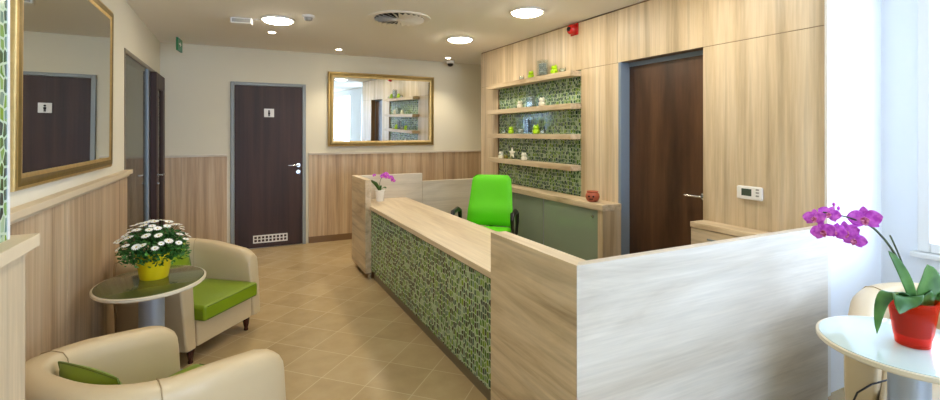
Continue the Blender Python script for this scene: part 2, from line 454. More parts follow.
# outer wall with windows
ow = MB(); ZS, ZT = .765, 2.36
ys = sorted(WINS); prev = YR
for a, b in ys:
    ow.box(XW, XW + .25, prev, a, 0, CZ); ow.box(XW, XW + .25, a, b, 0, ZS); ow.box(XW, XW + .25, a, b, ZT, CZ); prev = b
ow.box(XW, XW + .25, prev, 1.470, 0, CZ)
struct(ow.build('wall_windows', M['white']), 'white outer wall with daylight windows')
struct(box(3.6, 3.75, 1.70, YB, 0, CZ).build('wall_far_side', M['cream']))
for i, (a, b) in enumerate(WINS):
    g = sgroup('window_%d' % (i + 1), 'white framed daylight window')
    f = MB(); X = XW - .012; fw = .055
    f.box(X, X + .07, a, a + fw, ZS, ZT).box(X, X + .07, b - fw, b, ZS, ZT).box(X, X + .07, a + fw, b - fw, ZS, ZS + fw).box(X, X + .07, a + fw, b - fw, ZT - fw, ZT)
    mid = (a + b) / 2; f.box(X + .005, X + .065, mid - .04, mid + .04, ZS + fw, ZT - fw)
    f.build('window_frame', M['whitepl'], g, bevel=.006)
    box(X + .03, X + .038, a + fw, b - fw, ZS + fw, ZT - fw).build('pane', M['pane'], g)
    box(XW - .05, XW + .06, a - .03, b + .02, ZS - .03, ZS - .002).build('window_sill', M['whitepl'], g, bevel=.004)
# wall behind the camera; its unseen glazing is added to spread bluish daylight
struct(MB().box(-.92, 0.0, YR - .15, YR, 0, CZ).box(3.0, XW + .25, YR - .15, YR, 0, CZ).box(0, 3.0, YR - .15, YR, 0, .2).box(0, 3.0, YR - .15, YR, 2.4, CZ)
       .build('wall_front', M['cream']))
g = sgroup('window_3', 'added unseen glazing letting in bluish daylight')
f = MB()
for x in (0.0, .97, 1.97, 2.94): f.box(x, x + .06, YR - .09, YR - .03, .2, 2.4)
f.box(0, 3.0, YR - .09, YR - .03, .2, .26).box(0, 3.0, YR - .09, YR - .03, 2.34, 2.4)
f.build('window_frame', M['steelblue'], g); box(0, 3, YR - .065, YR - .06, .2, 2.4).build('pane', M['pane'], g)

# ------------------------------------------------------------------ doors
def lever(parent, name, pts_plate, dirv, nrm, mat=M['chrome'], key=True):
    """lever handle: rosette at p, lever along dirv, nrm = away from the door"""
    p = Vector(pts_plate); n = Vector(nrm); d = Vector(dirv)
    mb = MB(); mb.tube([p, p + n * .010], .026, 20)
    mb.tube([p + n * .005, p + n * .045, p + n * .052 + d * .012, p + n * .052 + d * .125], [.009, .009, .009, .008], 12)
    if key:
        k = p - Vector((0, 0, .085)); mb.tube([k, k + n * .010], .026, 20); mb.tube([k + n * .008, k + n * .016], .010, 12)
    return mb.build(name, mat, parent, smooth=True)
# washroom door in the back wall
g = sgroup('door_1', 'dark wenge washroom door in a grey steel frame')
y = YB - .03
MB().box(-.050, -.006, y, YB + .01, 0, 2.06).box(.780, .822, y, YB + .01, 0, 2.06).box(-.006, .780, y, YB + .01, 2.022, 2.06).build('door_frame', M['steel'], g, bevel=.004)
box(-.004, .778, y + .012, YB - .0005, .008, 2.020).build('door_leaf', M['darkwood'], g, bevel=.002)
lever(g, 'door_handle', (.728, y + .012, 1.022), (-1, 0, 0), (0, -1, 0))
sg = box(.325, .441, y + .006, y + .012, 1.632, 1.738).build('door_sign', M['whitepl'], g, bevel=.002)
pc = MB(); pc.lathe([(0, -.002), (.011, -.002), (.011, .002), (0, .002)], 16, mat=Matrix.Translation((.383, y + .004, 1.708)) @ Matrix.Rotation(PI / 2, 4, 'X'))
pc.box(.371, .395, y + .002, y + .006, 1.672, 1.694).box(.374, .382, y + .002, y + .006, 1.645, 1.673).box(.384, .392, y + .002, y + .006, 1.645, 1.673)
pc.build('pictogram', M['dark'], sg)
gr = MB().box(.20, .60, y + .004, y + .012, .066, .080).box(.20, .60, y + .004, y + .012, .148, .162)
for k in range(10): gr.box(.20 + k * .0429, .214 + k * .0429, y + .004, y + .012, .08, .148)
gr.box(.214, .59, y + .005, y + .012, .109, .119)
gr.build('vent_grille', M['whitepl'], g, bevel=.001)
# brown door in the oak wall, set back in its opening
g = sgroup('door_2', 'brown wooden door set back in the oak wall')
MB().box(XR - .003, XR + .125, 3.0, 3.03, 0, SEAM).box(XR + .09, XR + .125, 2.224, 2.25, 0, SEAM).box(XR + .09, XR + .125, 2.25, 3.0, SEAM - .035, SEAM).build('door_frame', M['steelblue'], g, bevel=.003)
box(XR + .095, XR + .135, 2.25, 3.0, .006, SEAM - .035).build('door_leaf', M['brownwood'], g)
lever(g, 'door_handle', (XR + .095, 2.285, .985), (0, 1, 0), (-1, 0, 0), key=False)
struct(MB().box(XR + .22, XR + .30, 1.70, 5.51, 0, CZ).build('light_blocking_filler', M['cream']))  # unseen filler box added behind the oak wall to block light
# glazed corridor door in the left wall
g = sgroup('door_3', 'glazed corridor door in a dark frame')
MB().box(XL - .10, XL + .006, 4.50, 4.525, 0, 2.10).box(XL - .10, XL + .006, 4.525, 6.40, 2.062, 2.10).box(XL - .10, XL + .008, 6.395, 6.43, 0, 2.10).build('door_frame', M['deskbase'], g, bevel=.003)
box(XL - .008, XL - .002, 4.535, 5.55, .01, 2.062).build('side_glass', M['doorglass'], g)
MB().box(XL - .012, XL + .014, 5.55, 5.60, 0, 2.062).build('steel_post', M['steelblue'], g, bevel=.006)
box(XL - .012, XL + .004, 5.60, 5.76, 0, 2.062).build('door_seal', M['black'], g)
lf = MB(); x0, x1 = XL - .02, XL + .055
lf.box(x0, x1, 5.762, 5.90, .01, 2.06).box(x0, x1, 6.24, 6.394, .01, 2.06).box(x0, x1, 5.90, 6.24, 1.90, 2.06).box(x0, x1, 5.90, 6.24, .01, .25)
leaf = lf.build('door_leaf', M['darkwood'], g, bevel=.003)
box(XL + .030, XL + .036, 5.90, 6.24, .25, 1.90).build('leaf_glass', M['doorglass'], leaf)
lever(g, 'door_handle', (XL + .055, 5.83, 1.0), (0, 1, 0), (1, 0, 0))

# ------------------------------------------------------------------ mirrors
def mirror(name, label, loc, rot, w, h, band=.085, depth=.055):
    """hangs facing local -y, origin at bottom centre on the wall"""
    t = thing(name, label, 'mirror', loc); t.rotation_euler = rot
    q = band / .085
    prof = [(0, .0), (0, depth * .55), (.008 * q, depth * .8), (.020 * q, depth * .86), (.030 * q, depth), (.048 * q, depth * .98), (.060 * q, depth * .86), (.068 * q, depth * .84), (.076 * q, depth * .80), (band, depth * .66)]
    def loop(u, d): return [(-w / 2 + u, -d, u), (w / 2 - u, -d, u), (w / 2 - u, -d, h - u), (-w / 2 + u, -d, h - u)]
    def sweep(p): return MB().grid([loop(u, d) for u, d in p], closed_v=True)
    sweep(prof[:4]).build('outer_frame', M['gold'], t, smooth=True, angle=50)
    sweep(prof[3:7]).build('frame', M['gilt_dark'], t, smooth=True, angle=50)
    sweep(prof[6:]).build('inner_frame', M['gold'], t, smooth=True, angle=50)
    u = band - .004
    box(-w / 2 + u, w / 2 - u, -depth * .68, -.004, u, h - u).build('mirror_glass', M['mirror'], t)
    return t
mirror('wall_mirror', 'wide gilt-framed mirror on the cream back wall above the wainscot, beside the dark washroom door', (1.8475, YB - .012, 1.258), (math.radians(1.0), 0, math.radians(.85)), 1.50, .985, band=.07, depth=.045)
mirror('wall_mirror', 'large gilt-framed mirror on the side wall above the oak rail behind the armchairs', (XL + .010, 3.145, 1.214), (math.radians(.4), 0, math.radians(89.4)), 1.51, 1.03, band=.066, depth=.026)

# ------------------------------------------------------------------ ceiling fittings
def round_lamp(x, y, label):
    t = thing('ceiling_lamp', label, 'ceiling light', (x, y, CZ), group='round ceiling lamps')
    MB().lathe([(.150, 0), (.150, -.010), (.140, -.018), (.128, -.016), (.128, 0)], 40).build('lamp_rim', M['whitepl'], t, smooth=True)
    MB().lathe([(.128, -.008), (.120, -.026), (.09, -.036), (.04, -.040), (0, -.041)], 40, close=False).build('lamp_diffuser', M['lamp'], t, smooth=True)
    return t
round_lamp(.353, 4.681, 'round ceiling lamp above the aisle, beside the white emergency lamp')
round_lamp(2.24, 3.428, 'round ceiling lamp above the reception desk, close to the red fire sounder')
round_lamp(2.231, 4.759, 'round ceiling lamp beyond the ventilation outlet, close to the camera dome')
for x, y in ((.353, 2.1), (2.24, 2.1)):
    round_lamp(x, y, 'round ceiling lamp nearer the windows')
def spot(x, y, label):
    t = thing('recessed_spotlight', label, 'ceiling light', (x, y, CZ), group='recessed spotlights')
    MB().lathe([(.048, 0), (.048, -.004), (.036, -.007), (.034, -.002)], 28, close=False).build('lamp_rim', M['whitepl'], t, smooth=True)
    MB().lathe([(.034, -.003), (.02, -.008), (0, -.009)], 24, close=False).build('bulb', M['spot'], t, smooth=True)
    l = bpy.data.lights.new('spot_beam', 'SPOT'); l.energy = 30; l.spot_size = math.radians(100); l.spot_blend = .7; l.color = (1, .88, .70); l.shadow_soft_size = .03
    lo = bpy.data.objects.new('spot_beam', l); COL.objects.link(lo); lo.parent = t; lo.location = (0, 0, -.02)
spot(.343, 5.314, 'small recessed spotlight just past the round lamp, in front of the washroom door')
spot(1.164, 6.05, 'small recessed spotlight in the ceiling above the gilt mirror on the back wall')
spot(2.653, 6.05, 'small recessed spotlight in the ceiling beside the camera dome')
t = thing('ventilation_outlet', 'round ceiling air outlet with radial blades between the lamps', 'air vent', (1.345, 4.17, CZ))
MB().lathe([(.285, 0), (.285, -.006), (.262, -.012), (.225, -.004), (.225, 0)], 48).build('outlet_ring', M['ceil'], t, smooth=True)
MB().lathe([(.224, -.001), (0, -.0011)], 40, close=False).build('backing', M['dark'], t)
bl = MB()
for k in range(24):
    a = 2 * PI * k / 24; m = Matrix.Rotation(a, 4, 'Z') @ Matrix.Translation((.13, 0, -.012)) @ Matrix.Rotation(math.radians(-30), 4, 'X')
    bl.add([(-.10, -.008, -.0008), (.092, -.024, -.0008), (.092, .024, -.0008), (-.10, .008, -.0008), (-.10, -.008, .0008), (.092, -.024, .0008), (.092, .024, .0008), (-.10, .008, .0008)],
           [(0, 3, 2, 1), (4, 5, 6, 7), (0, 1, 5, 4), (1, 2, 6, 5), (2, 3, 7, 6), (3, 0, 4, 7)], m)
bl.build('blades', M['ceil'], t)
MB().lathe([(.04, 0), (.04, -.016), (.0, -.018)], 24).build('hub', M['ceil'], t, smooth=True)
t = thing('emergency_lamp', 'small white box-shaped emergency lamp on the ceiling beside the round aisle lamp', 'emergency light', (.055, 4.80, CZ), math.radians(-8))
box(-.09, .09, -.045, .045, -.055, 0).build('housing', M['whitepl'], t, bevel=.008)
box(-.075, .075, -.047, -.0452, -.045, -.012).build('lens', M['greypl'], t)
MB().tube([(.09, 0, -.008), (.13, -.015, -.006), (.15, -.02, -.006)], .006, 8).build('cable_duct', M['whitepl'], t)
t = thing('smoke_detector', 'small round smoke detector on the ceiling', 'smoke detector', (.585, 4.43, CZ))
MB().lathe([(.055, 0), (.055, -.012), (.046, -.018), (.0, -.018)], 28).build('detector_base', M['whitepl'], t, smooth=True)
MB().lathe([(.038, -.018), (.034, -.040), (.020, -.046), (0, -.047)], 28).build('sensor_head', M['greypl'], t, smooth=True)
t = thing('camera_dome', 'small dark security camera dome under the ceiling by the oak wall corner', 'security camera', (2.80, 6.30, CZ))
MB().lathe([(.055, 0), (.055, -.035), (.050, -.042), (.0, -.042)], 28).build('camera_base', M['whitepl'], t, smooth=True)
MB().lathe([(.043, -.042), (.040, -.062), (.028, -.078), (0, -.085)], 28).build('dome', M['black'], t, smooth=True)
t = thing('exit_sign', 'little green escape sign hung from the ceiling above the glazed door', 'sign', (-.545, 6.05, CZ), math.radians(84))
MB().tube([(0, 0, 0), (0, 0, -.02)], .006, 8).build('hanger', M['whitepl'], t)
box(-.11, .11, -.010, .010, -.155, -.018).build('sign_board', M['signgreen'], t, bevel=.003)
for s in (-1, 1):
    pg = MB(); pg.box(-.06, .0, s * .0100, s * .0115, -.088, -.072)
    pg.add([(.0, s * .0115, -.055), (.045, s * .0115, -.08), (.0, s * .0115, -.105), (0, s * .01, -.055), (.045, s * .01, -.08), (0, s * .01, -.105)], [(0, 1, 2), (3, 5, 4), (0, 3, 4, 1), (1, 4, 5, 2), (2, 5, 3, 0)])
    pg.build('arrow', M['whitepl'], t)
# red fire sounder
t = thing('fire_sounder', 'red fire alarm sounder at the top of the oak wall', 'fire alarm', (XR, 3.60, 2.415))
MB().box(-.012, 0, -.055, .055, -.055, .055).build('back_plate', M['red'], t, bevel=.004)
MB().lathe([(.050, 0), (.050, .030), (.044, .050), (.034, .058), (.0, .060)], 28, mat=Matrix.Translation((-.012, 0, 0)) @ Matrix.Rotation(-PI / 2, 4, 'Y')).build('sounder_body', M['red'], t, smooth=True)
MB().lathe([(.020, .0), (.018, .012), (.0, .014)], 20, mat=Matrix.Translation((-.072, 0, 0)) @ Matrix.Rotation(-PI / 2, 4, 'Y')).build('sounder_cap', M['dark'], t, smooth=True)
# thermostat
t = thing('thermostat', 'white wall thermostat with a small dark display on the oak wall', 'thermostat', (XR, 1.885, 1.062))
box(-.022, 0, -.082, .082, -.042, .042).build('thermostat_body', M['whitepl'], t, bevel=.010, seg=3)
box(-.0235, -.0218, -.018, .046, -.018, .026).build('display', M['lcd'], t)
for z in (-.012, .008, .026): box(-.0245, -.0218, -.066, -.046, z - .006, z + .004).build('button', M['greypl'], t, bevel=.001)

# ------------------------------------------------------------------ reception desk
XD = 1.20
DESK = thing('reception_desk', 'long oak reception desk with green pebble mosaic front and tall oak end walls', 'reception desk', (XD, 1.42, 0))
DL = (-XD, -1.42, 0)
def dpart(name, mb, mat, **k):
    o = mb.build(name, mat, DESK, **k); o.location = DL; return o
dpart('counter_top', box(1.19, 1.72, 2.09, 5.10, .680, .715), M['wood_top'], bevel=.002)
dpart('mosaic_front', box(1.20, 1.235, 2.09, 4.62, .085, .678), M['mos_y'])['label'] = 'green pebble mosaic cladding'
dpart('top_edge_strip', box(1.197, 1.236, 2.09, 4.60, .674, .680), M['dark'])
dpart('plinth', MB().box(1.222, 1.25, 2.09, 4.60, 0, .085), M['deskbase'])
dpart('end_plinth', box(1.185, 1.25, 4.655, 5.12, 0, .06), M['base'])
dpart('foot', MB().tube([(1.192, 4.635, 0), (1.192, 4.635, .062)], .014, 14), M['chrome'], smooth=True)
dpart('end_post', box(1.140, 1.200, 4.61, 5.20, .062, .975), M['wood_y'], bevel=.0015)
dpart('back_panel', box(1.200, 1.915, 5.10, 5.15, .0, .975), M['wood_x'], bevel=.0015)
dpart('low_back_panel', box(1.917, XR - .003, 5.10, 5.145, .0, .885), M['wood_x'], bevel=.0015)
# near end
def prism(pts, z0, z1):
    n = len(pts)
    return MB().add([(x, y, z0) for x, y in pts] + [(x, y, z1) for x, y in pts],
                    [tuple(range(n))[::-1], tuple(range(n, 2 * n))] + [(i, (i + 1) % n, n + (i + 1) % n, n + i) for i in range(n)])
dpart('side_panel', prism([(1.150, 1.4205), (1.1915, 1.462), (1.1915, 2.09), (1.150, 2.09)], 0, .940), M['wood_y'])
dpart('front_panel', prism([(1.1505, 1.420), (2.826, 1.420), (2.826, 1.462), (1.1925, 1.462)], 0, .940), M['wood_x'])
dpart('inner_panel', box(1.194, 1.236, 1.462, 2.088, 0, .938), M['wood_y'])
dpart('modesty_panel', box(1.24, 1.26, 2.09, 5.09, .03, .678), M['wood_y'])
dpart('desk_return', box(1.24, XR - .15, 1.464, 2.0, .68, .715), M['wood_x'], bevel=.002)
dpart('desk_leg', box(1.66, 1.70, 2.02, 2.07, 0, .68), M['steel'])
dpart('desk_leg', box(1.66, 1.70, 5.04, 5.09, 0, .68), M['steel'])

# glass-fronted low cabinet below the mosaic niche
t = thing('low_cabinet', 'low oak cabinet with sliding green glass doors under the mosaic niche', 'cabinet', (2.70, 3.0, 0))
def loc(o, p): o.location = tuple(-k for k in p); return o
P0 = (2.70, 3.0, 0)
loc(box(2.688, XR, 2.995, 5.095, .795, .845).build('cabinet_top', M['wood_y'], t, bevel=.002), P0)
loc(MB().box(2.695, XR, 2.998, 3.06, 0, .795).box(2.695, XR, 5.04, 5.09, 0, .795).box(2.705, XR - .003, 3.06, 5.04, .0, .09).box(2.86, XR - .003, 3.06, 5.04, .09, .795)
    .build('cabinet_body', M['wood_v'], t, bevel=.0015), P0)
loc(box(2.73, 2.86, 3.06, 5.04, .43, .45).build('cabinet_shelf', M['wood_y'], t), P0)
d1 = loc(box(2.700, 2.706, 3.062, 3.84, .092, .793).build('glass_door', M['cabglass'], t), P0)
loc(box(2.697, 2.7005, 3.832, 3.842, .092, .793).build('door_edge_strip', M['steel'], t), P0)
d2 = loc(box(2.709, 2.715, 3.80, 5.038, .092, .793).build('glass_door', M['cabglass'], t), P0)
MB().lathe([(.012, 0), (.012, .014), (0, .015)], 16, mat=Matrix.Translation((2.700, 3.12, .735)) @ Matrix.Rotation(-PI / 2, 4, 'Y')).build('knob', M['chrome'], d1, smooth=True)
# drawer cabinet against the oak wall near the desk
t = thing('drawer_cabinet', 'oak drawer cabinet against the oak wall below the thermostat', 'cabinet', (2.755, 1.85, 0))
P0 = (2.755, 1.85, 0)
loc(box(2.753, XR - .002, 1.475, 2.215, .805, .840).build('cabinet_top', M['wood_y'], t, bevel=.002), P0)
loc(box(2.772, XR - .002, 1.475, 2.213, 0, .805).build('cabinet_body', M['wood_v'], t), P0)
for a, b in ((1.84, 2.21), (1.478, 1.836)):
    for z0, z1 in ((.56, .80), (.31, .556), (.06, .306)):
        dr = loc(box(2.756, 2.771, a, b, z0, z1).build('drawer', M['wood_y'], t, bevel=.0015), P0)
        box(2.748, 2.757, (a + b) / 2 - .06, (a + b) / 2 + .06, z1 - .062, z1 - .050).build('drawer_pull', M['steel'], dr, bevel=.002)

# wall shelves over the mosaic niche
for z, y0, y1, lab in ((2.015, 3.51, 5.12, 'topmost oak wall shelf over the mosaic niche, holding two lime ornaments and a tall vase'),
                       (1.710, 3.515, 5.12, 'second oak wall shelf from the top, with two white ornaments and a glass vase'),
                       (1.425, 3.515, 5.12, 'third oak wall shelf from the top, with lime ornaments between clear and blue vases'),
                       (1.135, 3.515, 5.10, 'lowest oak wall shelf, carrying three white ceramic ornaments')):
    o = box(-.123, 0, y0 - 3.5, y1 - 3.5, -.05, 0).build('wall_shelf', M['wood_y'], bevel=.0015); o.location = (XR + (0 if y0 < 3.512 else .0), 3.5, z)
    tag(o, lab, 'shelf')

# ------------------------------------------------------------------ ornaments on the shelves
XS = 2.825
def ornament(y, z, mat, label, s=1.0, rz=0, grp=None):
    t = thing('ceramic_ornament', label, 'ornament', (XS, y, z), rz, grp)
    mb = MB().lathe([(.022, 0), (.032, .006), (.037, .022), (.033, .040), (.022, .046)], 20)
    mb.build('body', mat, t, smooth=True)
    h = MB().lathe([(0, .042), (.024, .046), (.031, .060), (.024, .074), (.010, .079), (0, .080)], 20)
    for s_ in (-1, 1):
        h.lathe([(.013, 0), (.010, .012), (0, .020)], 12, mat=Matrix.Translation((0, s_ * .020, .070)) @ Matrix.Rotation(-s_ * .5, 4, 'X'))
    h.build('head', mat, t, smooth=True)
    for s_ in (-1, 1): MB().lathe([(0, -.014), (.010, -.008), (.013, .0), (.010, .008), (0, .014)], 12, mat=Matrix.Translation((-.004, s_ * .036, .028))).build('wing', mat, t, smooth=True)
    t.scale = (s, s, s); return t
ornament(4.245, 2.015, M['lime'], 'lime green ornament on the topmost shelf, on the mirror side of the tall vase', .95)
ornament(3.835, 2.015, M['lime'], 'lime green ornament on the topmost shelf, on the brown door side of the tall vase', 1.05)
ornament(4.463, 1.710, M['whiteglaze'], 'pale ornament on the second shelf, on the mirror side of the vase', .95)
ornament(4.043, 1.710, M['whiteglaze'], 'pale ornament on the second shelf, on the brown door side of the vase', 1.05)
ornament(4.654, 1.425, M['lime'], 'lime green ornament on the third shelf beside the clear vase', .95)
ornament(4.150, 1.425, M['lime'], 'lime green ornament on the third shelf beside the blue-filled vase', 1.1)
ornament(4.882, 1.135, M['whiteglaze'], 'white ornament on the lowest shelf at the niche corner farther from the brown door', .95)
ornament(4.382, 1.135, M['whiteglaze'], 'white ornament on the lowest shelf between the star figure and the bare shelf end', 1.0)
def tealight(y, z, label, r=.022, h=.04):
    t = thing('tealight_glass', label, 'candle holder', (XS - .005, y, z))
    MB().lathe([(r * .7, 0), (r, .010), (r, h), (r * .88, h), (r * .88, .012), (0, .012)], 20).build('glass_cup', M['vaseglass'], t, smooth=True)
    MB().lathe([(r * .8, .013), (r * .8, .026), (0, .026)], 16).build('candle', M['whiteglaze'], t, smooth=True)
    for s_ in (-1, 1): MB().tube([(0, s_ * r, .006), (0, s_ * (r + .016), .014), (0, s_ * (r + .020), .034), (0, s_ * (r + .012), h + .008)], .0025, 6).build('wire_handle', M['black'], t, smooth=True)
tealight(4.422, 2.015, 'tiny wire tealight holder on the topmost shelf, on the mirror side', .026)
tealight(3.695, 2.015, 'tiny wire tealight holder on the topmost shelf, on the brown door side', .026)
tealight(4.800, 1.425, 'small glass tealight on the third shelf, on the mirror side', .024)
tealight(4.030, 1.425, 'small glass tealight on the third shelf, on the brown door side', .024)
def vase(y, z, label, w_, h, fill, fillh):
    t = thing('glass_vase', label, 'vase', (XS, y, z))
    a = w_ / 2; b = .03
    sh = MB().box(-b, b, -a, a, 0, .012).box(-b, -b + .004, -a, a, .012, h).box(b - .004, b, -a, a, .012, h).box(-b + .004, b - .004, -a, -a + .004, .012, h).box(-b + .004, b - .004, a - .004, a, .012, h)
    sh.build('vase_glass', M['vaseglass'], t)
    rr = random.Random(int(y * 1000)); pb = MB(); r_ = .0125; n = 0
    zz = .012 + r_
    while zz < fillh:
        yy = -a + .006 + r_
        while yy < a - .005 - r_ + .001:
            for xx in (-.012, .012):
                pb.lathe([(0, -r_ * .8), (r_ * .7, -r_ * .55), (r_, 0), (r_ * .7, r_ * .55), (0, r_ * .8)], 7, mat=Matrix.Translation((xx, yy, zz)) @ Euler((rr.random(), rr.random(), rr.random())).to_matrix().to_4x4())
            yy += r_ * 1.9
        zz += r_ * 1.6
    s_ = pb.build('pebble_filling', fill, t, smooth=True); s_['kind'] = 'stuff'
vase(4.035, 2.015, 'tall square vase of grey pebbles on the topmost shelf', .115, .165, M['pebbles'], .13)
vase(4.245, 1.710, 'square glass vase of grey pebbles on the second shelf', .125, .175, M['pebbles'], .12)
vase(4.455, 1.425, 'narrow clear vase on the third shelf', .075, .175, M['whiteglaze'], .05)
vase(4.310, 1.425, 'narrow vase filled with blue stones on the third shelf', .085, .175, M['bluestone'], .15)
# white star-shaped figure on the lowest shelf
pts = []
for k in range(10):
    a = PI / 2 + k * PI / 5; r = .085 if k % 2 == 0 else .034
    pts.append((r * math.cos(a), r * math.sin(a) * .95 + .072))
st = MB(); vs = [(-.022, 0, .07), (.022, 0, .07)] + [(0, p[0], p[1]) for p in pts]
st.add(vs, [(0, 2 + k, 2 + (k + 1) % 10) for k in range(10)] + [(1, 2 + (k + 1) % 10, 2 + k) for k in range(10)])
o = st.build('star_figure', M['whiteglaze'], bevel=.004); o.location = (XS, 4.632, 1.135)
tag(o, 'white star-shaped ceramic figure in the middle of the lowest shelf', 'ornament')
o = MB().lathe([(0, 0), (.022, .002), (.028, .02), (.020, .038), (.008, .046), (0, .047)], 18).build('olive_pear', plain('olive_glaze', (110, 104, 20), .4), smooth=True); o.location = (XS, 4.765, 1.135)
tag(o, 'little olive green ball ornament tucked beside the white star figure', 'ornament')
# terracotta burner on the low cabinet
t = thing('terracotta_pot', 'small terracotta oil burner with a face cut in it, on the low cabinet', 'oil burner', (2.760, 3.20, .845))
MB().lathe([(.030, 0), (.048, .012), (.060, .040), (.056, .066), (.044, .080), (.052, .090), (.046, .090), (.036, .078), (0, .074)], 28).build('pot_body', M['terra'], t, smooth=True)
h = MB()
for a in (PI + .35, PI + 1.0):
    h.lathe([(0, 0), (.008, 0), (.008, .004), (0, .004)], 12, mat=Matrix.Rotation(a, 4, 'Z') @ Matrix.Translation((.056, 0, .050)) @ Matrix.Rotation(PI / 2, 4, 'Y'))
h.box(-.002, .002, -.016, .016, .024, .031, mat=Matrix.Rotation(PI + .68, 4, 'Z') @ Matrix.Translation((.056, 0, 0)))
h.build('cut_out', M['dark'], t)

# ------------------------------------------------------------------ armchairs
def tub_chair(label, loc, rz, s=1.0, cat='armchair', seat=('green_l', 'green_s', 'green leatherette seat cushion')):
    """tub chair, faces local +x"""
    t = thing('tub_armchair', label, cat, loc, rz, 'cream tub armchairs')
    HW, XF, RB, TH = .305, .30, .30, .055
    path = []
    nA = 9
    for i in range(nA): path.append((XF - i * (XF + .02) / (nA - 1), -HW, Vector((0, -1))))
    nB = 22
    for i in range(1, nB):
        a = -PI / 2 - PI * i / nB
        ca, sa = math.cos(a), math.sin(a)
        e = lambda v: math.copysign(abs(v) ** .82, v)
        path.append((-.02 + RB * e(ca), HW * e(sa), Vector((ca, sa * .95)).normalized()))
    for i in range(nA): path.append((-.02 + i * (XF + .02) / (nA - 1), HW, Vector((0, 1))))
    n = len(path)
    rows = []; seam_in = []
    for i, (x, y, nv) in enumerate(path):
        q = abs(i / (n - 1) - .5) * 2          # 1 at the tips, 0 at the back
        top = .665 - .098 * (q ** 1.6)
        end = min(i, n - 1 - i)
        drop = (.030, .008, .0)[end] if end < 3 else 0
        thin = (.82, .96, 1)[end] if end < 3 else 1
        top -= drop; th = TH * thin
        out_b = .004; row = []
        def pt(off, z):
            xx = x + nv.x * off; yy = y + nv.y * off
            k = max(0, 1 - q * 0) 
            if end < 4: xx += (.60 - z) * .085 * (1 - end / 4)
            return (xx, yy, z)
        o_ = th
        row = [pt(o_ - .012, .105), pt(o_ - .002, .16), pt(o_ + .004, .34), pt(o_ + .006, top - .07), pt(o_ + .002, top - .032), pt(o_ - .016, top - .009), pt(0.004, top),
               pt(-o_ + .020, top - .008), pt(-o_ + .004, top - .030), pt(-o_ - .002, top - .07), pt(-o_ + .000, .40), pt(-o_ + .004, .20), pt(-o_ + .008, .105)]
        rows.append(row)
    mb = MB().grid(rows, closed_v=True)
    k = len(rows[0])
    mb.f.append(tuple(range(k))); mb.f.append(tuple((n - 1) * k + j for j in range(k))[::-1])
    sh = mb.build('upholstered_shell', M['leather'], t, smooth=True, bevel=.010, angle=60, seg=3)
    # stitched seams over the back
    for i in (11, n - 12):
        x, y, nv = path[i]
        pts_ = [Vector(p) + Vector((nv.x, nv.y, 0)) * (.001 if j < 6 else -.001) + (Vector((0, 0, .0015)) if 4 <= j <= 8 else Vector()) for j, p in enumerate(rows[i][1:11])]
        MB().tube(pts_, .0022, 6).build('seam', M['seam'], sh, smooth=True)
    # front rail below the seat
    box(.18, .335, -.252, .252, .105, .272).build('front_rail', M['leather'], t, bevel=.012, seg=3)
    box(-.22, .18, -.24, .24, .12, .20).build('seat_deck', M['leather'], t)
    # seat cushion
    cm = MB(); nx, ny = 14, 12; rt = []; rb = []
    for i in range(nx + 1):
        u = i / nx; x = -.235 + u * .622
        hw = .252 if x > -.02 else .252 * math.sqrt(max(.18, 1 - ((x + .02) / .25) ** 2 * .8))
        a = []; b = []
        for j in range(ny + 1):
            v = j / ny; y = (v * 2 - 1) * hw
            cr = (1 - abs(2 * v - 1) ** 3) * (1 - abs(2 * u - 1) ** 4)
            a.append((x, y, .358 + .020 * cr)); b.append((x, y, .262))
        rt.append(a); rb.append(b)
    cm.grid(rt); cm.grid(rb)
    nn = (ny + 1); off = (nx + 1) * nn
    for i in range(nx): cm.f.append((i * nn, (i + 1) * nn, off + (i + 1) * nn, off + i * nn)); cm.f.append((i * nn + ny, (i + 1) * nn + ny, off + (i + 1) * nn + ny, off + i * nn + ny))
    for j in range(ny): cm.f.append((j, j + 1, off + j + 1, off + j)); cm.f.append((nx * nn + j, nx * nn + j + 1, off + nx * nn + j + 1, off + nx * nn + j))
    cu = cm.build('seat_cushion', M[seat[0]], t, smooth=True, bevel=.016, seg=3, angle=50)
    if seat[2]: cu['label'] = seat[2]
    for z in (.352, .272):
        MB().tube([(.388, y_ * .252 / 10, z) for y_ in range(-9, 10)], .003, 6).build('piping', M[seat[1]], cu, smooth=True)
    for x_, y_ in ((.285, -.255), (.285, .255), (-.20, -.19), (-.20, .19)):
        MB().lathe([(.014, 0), (.016, .006), (.013, .02), (.020, .05), (.024, .085), (.019, .092), (.024, .098), (.026, .112)], 18, cx=x_, cy=y_).build('leg', M['legwood'], t, smooth=True)
    t.scale = (s, s, s)
    return t
A1 = math.radians(-39)
tub_chair('cream leather tub armchair with green seat beyond the daisy table, facing the aisle', (-.31, 3.81, 0), A1)
A2 = math.radians(42)
tub_chair('cream leather tub armchair between the mosaic pier and the daisy table', (-.285, 2.135, 0), A2)
tub_chair('cream leather tub armchair behind the frosted glass table, against the window wall', (2.76, .865, 0), math.radians(201), 1.06, seat=('leather', 'seam', ''))
